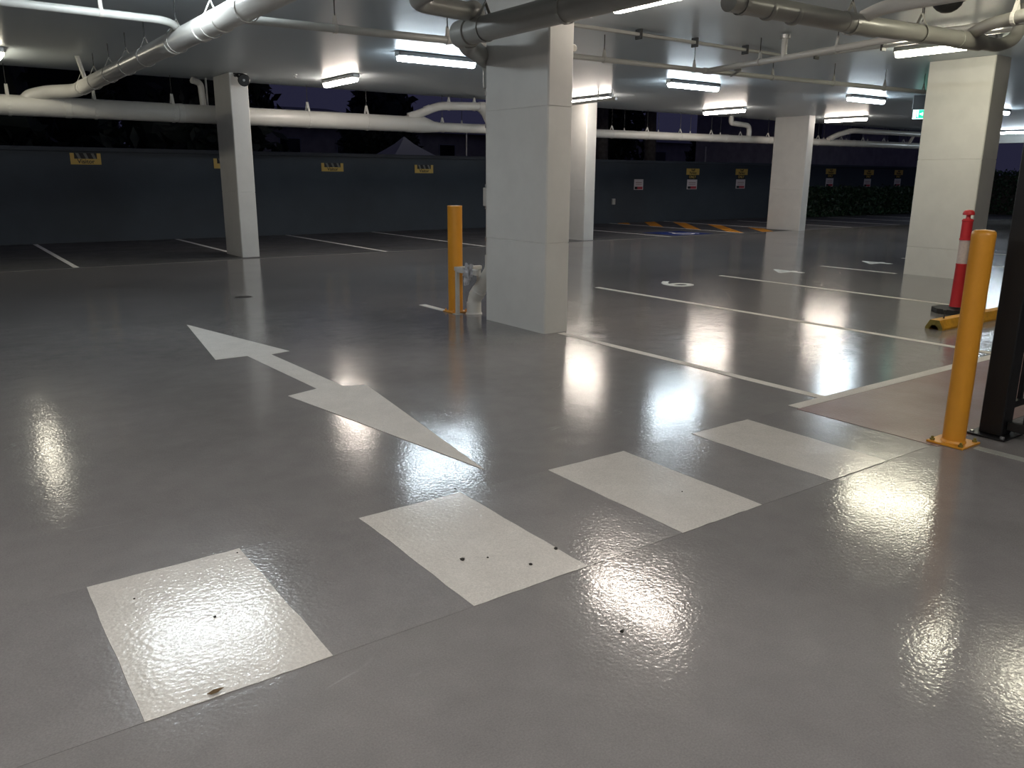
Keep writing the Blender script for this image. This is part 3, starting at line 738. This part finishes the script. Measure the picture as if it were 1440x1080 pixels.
yb = Y0-0.09; b0 = None
while yb > Y1:
    if b0 is None: b0 = bm_obj('baluster', BX(GX-0.012, GX+0.012, yb-0.012, yb+0.012, 0.095, 1.92), BLACK, t); by0 = yb
    else:
        c = b0.copy(); COL.objects.link(c); c.parent = t; c.location = (0, yb-by0, 0)
    yb -= 0.115
struct(bm_obj('trim_3', BX(4.50, 4.56, -3.0, 1.93, -0.02, 0.004, bevel=0.001), mat('floor_track', (0.30, 0.30, 0.27), 0.35)))

# ------------------------------------------------------------------ signs on the dark wall
SYF = 19.46
def XZ(bm, x0, x1, z0, z1, d0, d1):  # slab on the wall, front faces -Y
    return box(bm, x0, x1, SYF-d1+0.04, SYF-d0+0.04, z0, z1)
RX = Matrix.Rotation(math.pi/2, 4, 'X')
def visitor(x0, x1, z0, z1, label):
    t = thing('visitor_sign', (x0, 19.5, z0), label, 'sign', 'yellow visitor signs')
    bm_obj('board', XZ(bmesh.new(), x0, x1, z0, z1, 0.0, 0.012), SIGNY, t)
    w_ = x1-x0; h_ = z1-z0
    a, b = x0+0.13*w_, x1-0.13*w_; zc, zt = z0+0.50*h_, z1+0.001
    pn = bm_obj('striped_panel', XZ(bmesh.new(), a, b, zc, zt, 0.012, 0.0145), SIGNB, t)
    n = 3; sw = (b-a)/n; hh = zt-zc
    for k in range(n):
        bm = bmesh.new(); xs = a+k*sw+0.15*sw
        pts = [(xs+0.40*sw, zc), (xs+0.75*sw, zc), (xs+0.45*sw, zt-0.003), (xs+0.05*sw, zt-0.003)]
        f = [bm.verts.new((x, SYF+0.04-0.0146, z)) for x, z in pts]; g = [bm.verts.new((x, SYF+0.04-0.0165, z)) for x, z in pts]
        bm.faces.new(f); bm.faces.new(g[::-1])
        for i in range(4): bm.faces.new((f[i], f[(i+1) % 4], g[(i+1) % 4], g[i]))
        bm_obj('stripe', bm, SIGNG, pn, origin=t['_o'])
    text_mesh('lettering', 'Visitor', h_*0.52, SIGNB, t, Matrix.Translation(((x0+x1)/2, SYF+0.04-0.0135, z0+h_*0.26)) @ RX, 0.0012, 0.002)
visitor(2.78, 3.36, 1.60, 1.83, 'yellow Visitor sign at the far left of the dark wall')
visitor(5.69, 6.27, 1.55, 1.77, 'yellow Visitor sign mostly hidden behind the left column')
visitor(8.28, 8.86, 1.51, 1.71, 'yellow Visitor sign right of the left column')
visitor(10.89, 11.45, 1.49, 1.70, 'yellow Visitor sign nearest the middle yellow bollard')
def placard(x0, x1, z0, z1, label):
    t = thing('notice_placard', (x0, 19.5, z0), label, 'notice', 'white and red notices')
    bm_obj('board', XZ(bmesh.new(), x0, x1, z0, z1, 0.0, 0.010), SIGNW, t)
    w_ = x1-x0; h_ = z1-z0
    bm_obj('red_band', XZ(bmesh.new(), x0+0.36*w_, x1-0.07*w_, z0+0.05*h_, z0+0.30*h_, 0.010, 0.0125), SIGNR, t)
    bm_obj('dark_square', XZ(bmesh.new(), x0+0.07*w_, x0+0.36*w_, z0+0.05*h_, z0+0.30*h_, 0.010, 0.0125), SIGNB, t)
    bm_obj('printed_rows', XZ(XZ(bmesh.new(), x0+0.15*w_, x1-0.15*w_, z0+0.62*h_, z0+0.72*h_, 0.010, 0.0115), x0+0.15*w_, x1-0.15*w_, z0+0.44*h_, z0+0.52*h_, 0.010, 0.0115), SIGNP, t)
def bay_sign(x0, x1, z0, z1, label):
    t = thing('parking_sign', (x0, 19.5, z0), label, 'sign', 'yellow two-part parking signs')
    w_ = x1-x0; h_ = z1-z0; zm = z0+0.40*h_
    bm_obj('yellow_board', XZ(bmesh.new(), x0, x1, zm, z1, 0.0, 0.012), SIGNY, t)
    bm_obj('black_board', XZ(bmesh.new(), x0+0.16*w_, x1-0.22*w_, z0, zm, 0.0, 0.012), SIGNB, t)
    cx = (x0+x1)/2
    text_mesh('lettering', 'Staff', 0.105, SIGNB, t, Matrix.Translation((cx, SYF+0.04-0.0135, zm+0.155)) @ RX, 0.0012, 0.002)
    text_mesh('lettering', 'Parking', 0.115, SIGNB, t, Matrix.Translation((cx, SYF+0.04-0.0135, zm+0.062)) @ RX, 0.0012, 0.002)
    text_mesh('lettering', 'ONLY', 0.125, SIGNY, t, Matrix.Translation((cx-0.03*w_, SYF+0.04-0.0135, (z0+zm)/2)) @ RX, 0.0012, 0.003)
placard(18.90, 19.30, 1.03, 1.36, 'white and red notice with no yellow sign above it')
for (a, b, z1, l) in ((21.31, 21.94, 1.72, 'left of the small far column, farther from it'), (23.84, 24.49, 1.735, 'left of the small far column, nearest it'),
                   (29.24, 29.90, 1.80, 'right of the small far column, nearest it'), (31.9, 32.6, 1.785, 'above the hedge, middle of three'), (34.2, 34.85, 1.80, 'above the hedge, nearest the wide right column')):
    bay_sign(a, b, z1-0.345, z1, 'yellow and black parking sign '+l)
    placard(a+0.06, a+0.55, z1-0.36-0.32, z1-0.36, 'white and red notice under parking sign '+l)
o = bm_obj('wall_socket', XZ(bmesh.new(), 17.95, 18.07, 0.58, 0.76, 0.0, 0.05), WSTEEL, origin=(17.95, 19.5, 0.58)); tag(o, 'tiny pale box low on the dark wall left of the notices', 'box')

# ------------------------------------------------------------------ planting and night background
def leaf_cloud(name, n, sampler, size, material, parent=None, stuff=True):
    vs_ = []; fs = []
    for i in range(n):
        c = sampler(); a = Vector((random.gauss(0, 1), random.gauss(0, 1), random.gauss(0, 1))).normalized()
        b = a.cross(Vector((random.gauss(0, 1), random.gauss(0, 1), random.gauss(0, 1)))).normalized()
        s = size*random.uniform(0.6, 1.3)
        k = len(vs_)
        vs_ += [c-a*s, c+b*s*0.42, c+a*s, c-b*s*0.42]; fs.append((k, k+1, k+2, k+3))
    o_ = parent['_o'] if parent is not None else (0, 0, 0)
    me = bpy.data.meshes.new(name); me.from_pydata([tuple(v-Vector(o_)) for v in vs_], [], fs); me.materials.append(material)
    o = bpy.data.objects.new(name, me); COL.objects.link(o); o.parent = parent
    if stuff: o['kind'] = 'stuff'
    return o
def hedge(x0, x1, y0, y1, h, label, n):
    t = thing('hedge', ((x0+x1)/2, (y0+y1)/2, 0), label, 'hedge')
    def s():
        f = random.random()
        x, y, z = random.uniform(x0, x1), random.uniform(y0, y1), random.uniform(0.03, h)
        if f < 0.5: y = y0+abs(random.gauss(0, 0.06)) if (x1-x0) > (y1-y0) else y
        if f < 0.5 and (x1-x0) <= (y1-y0): x = x0+abs(random.gauss(0, 0.06))
        elif f > 0.8: z = h+random.gauss(0, 0.05)
        return Vector((x, y, z))
    leaf_cloud('leaves', n, s, 0.085, LEAF, t)
    bm_obj('woody_core', BX(x0+0.12, x1-0.12, y0+0.12, y1-0.12, 0.0, h-0.1), BARKD, t)
hedge(26.4, 37.0, 18.7, 19.40, 1.02, 'dark green clipped hedge along the foot of the wall on the right', 9000)
hedge(37.2, 38.1, 9.0, 18.3, 1.7, 'dark hedge glimpsed right of the wide column', 7000)
def tree(x, y, h, rx, rz, zc, label, n=3500, size=0.28):
    t = thing('tree', (x, y, 0), label, 'tree', 'dark trees beyond the wall')
    bm_obj('trunk', sweep(bmesh.new(), [(x, y, 0), (x+0.05, y, h*0.35), (x-0.05, y, h*0.6)], [0.2, 0.15, 0.08], 8), BARKD, t, smooth=50)
    blobs = [(Vector((x+random.uniform(-0.5, 0.5)*rx, y+random.uniform(-0.4, 0.4)*rx, zc+random.uniform(-0.55, 0.5)*rz)), random.uniform(0.45, 0.7)) for _ in range(9)]+[(Vector((x, y, zc)), 0.8)]
    def s():
        c, k = random.choice(blobs)
        d = Vector((random.gauss(0, 1), random.gauss(0, 1), random.gauss(0, 1))).normalized()*random.uniform(0.75, 1.03)
        return Vector((c.x+d.x*rx*k, c.y+d.y*rx*k, max(0.4, c.z+d.z*rz*k)))
    leaf_cloud('foliage', n, s, size, LEAF2, t)
    bm = bmesh.new(); bmesh.ops.create_icosphere(bm, subdivisions=2, radius=1)
    for v in bm.verts:
        k = 0.72+0.1*math.sin(4*v.co.x+3*v.co.z)
        v.co = Vector((x+v.co.x*rx*k, y+v.co.y*rx*k, zc+v.co.z*rz*k))
    bm_obj('inner_boughs', bm, LEAF2, t)
for a in ((-6.0, 25, 8, 3.4, 4.2, 4.0, 'dense dark tree at the far left edge beyond the wall'),
          (0.5, 24.5, 8, 3.4, 4.2, 4.0, 'dense dark tree behind the far left Visitor sign'),
          (3.4, 36, 11, 5.2, 5.8, 5.0, 'tall dark tree set back between the left trees'), (-6.5, 34, 11, 5.2, 5.8, 5.0, 'tall dark tree set back at the far left'),
          (6.6, 24.5, 8, 2.4, 4.2, 4.0, 'dense dark tree left of the left column'),
          (17.3, 34, 7, 1.9, 2.2, 3.6, 'rounded dark tree behind the short warm light'),
          (33.6, 37.5, 7, 2.4, 2.6, 3.9, 'dark tree right of the column hidden behind the largest one'),
          (28.6, 36, 6, 1.6, 2.4, 3.6, 'slender dark tree behind the two palm trunks'),
          (42.5, 36, 6, 2.2, 2.0, 3.2, 'low dark tree behind the small far column')):
    tree(*a)
def palm(x, y, label):
    t = thing('palm_tree', (x, y, 0), label, 'palm tree', 'palm trees')
    pts = [(x+0.03*math.sin(k), y, k*0.9) for k in range(11)]
    bm_obj('trunk', sweep(bmesh.new(), pts, [0.24-0.004*k+(0.012 if k % 2 else 0) for k in range(11)], 12), BARK, t, smooth=40)
    for k in range(12):
        a = k*2*math.pi/12+0.26; L = 1.27
        bm = bmesh.new(); prev = None
        for i in range(7):
            f = i/6; rr = L*f; z = 9.0+0.9*math.sin(f*2.2)-1.2*f*f
            wdt = 0.34*math.sin(math.pi*min(0.95, f*0.9+0.08))
            c = Vector((x+rr*math.cos(a), y+rr*math.sin(a), z)); sd = Vector((-math.sin(a), math.cos(a), 0))*wdt
            cur = [bm.verts.new(c-sd-Vector((0, 0, 0.12*wdt/0.34))), bm.verts.new(c), bm.verts.new(c+sd-Vector((0, 0, 0.12*wdt/0.34)))]
            if prev:
                for j in range(2): bm.faces.new((prev[j], prev[j+1], cur[j+1], cur[j]))
            prev = cur
        bm_obj('frond', bm, LEAF2, t)
palm(21.5, 24, 'palm trunk beyond the wall, left of two')
palm(24.05, 24, 'palm trunk beyond the wall, right of two')
# pyramid tent
t = thing('gazebo_tent', (13.15, 24, 0), 'pale pyramid tent roof rising above the dark wall', 'tent')
tx, ty, zp, ze, hw = 13.15, 24.2, 2.63, 1.66, 1.35
bm = bmesh.new(); n = 6
rows = []
for i in range(n+1):
    f = i/n; r = max(0.02, hw*f); z = zp-(zp-ze)*(f**0.85)
    ring = []
    for sx, sy in ((-1, -1), (1, -1), (1, 1), (-1, 1)):
        nx, ny = {(-1, -1): (1, -1), (1, -1): (1, 1), (1, 1): (-1, 1), (-1, 1): (-1, -1)}[(sx, sy)]
        for j in range(4):
            g = j/4; sag = -0.05*math.sin(math.pi*g)*f
            ring.append(bm.verts.new((tx+r*(sx+(nx-sx)*g), ty+r*(sy+(ny-sy)*g), z+sag)))
    rows.append(ring)
for a, b in zip(rows, rows[1:]):
    for k in range(16): bm.faces.new((a[k], a[(k+1) % 16], b[(k+1) % 16], b[k]))
bm.faces.new(rows[0])
bm_obj('canopy', bm, TENT, t)
for sx in (-1, 1):
    for sy in (-1, 1):
        bm_obj('leg', BX(tx+sx*(hw-0.05)-0.02, tx+sx*(hw-0.05)+0.02, ty+sy*(hw-0.05)-0.02, ty+sy*(hw-0.05)+0.02, 0, ze+0.02), GALV, t)
for x, y, h, r, lab in ((16.7, 26, 2.95, 0.04, 'slim pale pole beyond the wall, left of the largest column'), (14.65, 26, 2.3, 0.03, 'short slim pole beyond the wall, right of the tent'), (29.6, 26, 2.75, 0.04, 'slim pale pole beyond the wall above the parking signs')):
    t = thing('pole', (x, y, 0), lab, 'pole', 'poles beyond the wall')
    bm_obj('shaft', lathe(bmesh.new(), [(r, 0), (r*0.8, h)], x, y, 0, 10), GALV, t)
    bm_obj('finial', lathe(bmesh.new(), [(r*0.8, h), (r, h+0.02), (0, h+0.05)], x, y, 0, 10), GALV, t)
def house(x0, x1, y0, y1, h, roof, label, nwin):
    t = thing('house', ((x0+x1)/2, (y0+y1)/2, 0), label, 'building', 'dark buildings beyond the wall')
    bm_obj('walls', BX(x0, x1, y0, y1, 0, h), BRICK, t)
    bm = bmesh.new(); e = 0.35
    if roof > 0:
        a = [bm.verts.new(p) for p in ((x0-e, y0-e, h), (x1+e, y0-e, h), (x1+e, y1+e, h), (x0-e, y1+e, h))]
        ym = (y0+y1)/2; ins = min((y1-y0)/2, (x1-x0)*0.45)
        r = [bm.verts.new((x0+ins, ym, h+roof)), bm.verts.new((x1-ins, ym, h+roof))]
        bm.faces.new((a[0], a[1], r[1], r[0])); bm.faces.new((a[2], a[3], r[0], r[1])); bm.faces.new((a[1], a[2], r[1])); bm.faces.new((a[3], a[0], r[0])); bm.faces.new(a[::-1])
    else:
        box(bm, x0-0.1, x1+0.1, y0-0.1, y1+0.1, h, h+0.25)
    bm_obj('roof', bm, ROOFM, t)
    for k in range(nwin):
        xw = x0+(k+0.5)*(x1-x0)/nwin
        f = bm_obj('window', BX(xw-0.6, xw+0.6, y0-0.05, y0-0.005, h-1.6, h-0.6), ROOFM, t)
        bm_obj('pane', BX(xw-0.52, xw+0.52, y0-0.06, y0-0.051, h-1.53, h-0.67), PANE, f, origin=t['_o'])
house(11.5, 24.0, 42, 50, 3.9, 1.2, 'dark low house behind the tent', 4)
house(25.0, 58.0, 44, 52, 3.9, 0.9, 'long dark low house behind the palm trunks', 9)
house(34.5, 52.0, 25, 31, 4.8, 0, 'dark flat building behind the hedge on the right', 5)

# ------------------------------------------------------------------ small floor things
t = thing('floor_drain', (3.05, 9.70, 0), 'small dark round floor drain in front of the left column', 'drain')
bm_obj('grate', lathe(bmesh.new(), [(0.10, 0.0005), (0.10, 0.004), (0.092, 0.005), (0, 0.005)], 3.05, 9.70, 0, 20), DARKM, t)
bm_obj('rim', lathe(bmesh.new(), [(0.112, 0.0005), (0.112, 0.003), (0.101, 0.003)], 3.05, 9.70, 0, 20), GALV, t)
SPK = mat('dark_grit', (0.02, 0.018, 0.015), 0.8)
specks = [(0.62, 2.52, 0.006, 'on the largest crossing bar, near its middle'), (0.43, 2.80, 0.004, 'on the largest crossing bar, toward its upper left'), (0.83, 2.95, 0.004, 'on the largest crossing bar, at its far right corner'),
          (1.51, 2.40, 0.010, 'on the second crossing bar, near its middle'), (1.86, 2.27, 0.009, 'on the second crossing bar, by its right edge'), (1.60, 2.36, 0.005, 'on the second crossing bar, smaller one at its middle'),
          (1.70, 2.22, 0.008, 'on the second crossing bar, near its lower side'), (1.66, 1.68, 0.008, 'on bare grey floor below the second crossing bar'), (1.87, 3.03, 0.006, 'just beyond the second crossing bar'),
          (2.72, 2.40, 0.004, 'on the third crossing bar')]
for x, y, r, l in specks:
    bm = bmesh.new(); bmesh.ops.create_icosphere(bm, subdivisions=1, radius=1)
    for v in bm.verts: v.co = Vector((x+v.co.x*r*random.uniform(0.7, 1.3), y+v.co.y*r*random.uniform(0.7, 1.3), 0.0032+max(0, (v.co.z+0.6))*r*0.6))
    o = bm_obj('grit_speck', bm, SPK, origin=(x, y, 0)); tag(o, 'small dark speck of grit '+l, 'debris', 'grit specks on the floor')
bm = bmesh.new()
lf = [(-0.028, 0.0, 0.004), (-0.01, 0.009, 0.007), (0.012, 0.008, 0.010), (0.03, 0.0, 0.014), (0.012, -0.007, 0.008), (-0.01, -0.008, 0.005)]
vsf = [bm.verts.new((0.50+a*0.8+b*0.6, 2.105-a*0.2+b, 0.0032+c)) for a, b, c in lf]; bm.faces.new(vsf)
bmesh.ops.solidify(bm, geom=bm.faces[:], thickness=0.0012)
o = bm_obj('dry_leaf', bm, mat('dry_leaf', (0.22, 0.14, 0.07), 0.7), origin=(0.50, 2.105, 0)); tag(o, 'tiny dry brown leaf on the near edge of the largest crossing bar', 'leaf')

for o in bpy.data.objects:
    if '_o' in o: del o['_o']
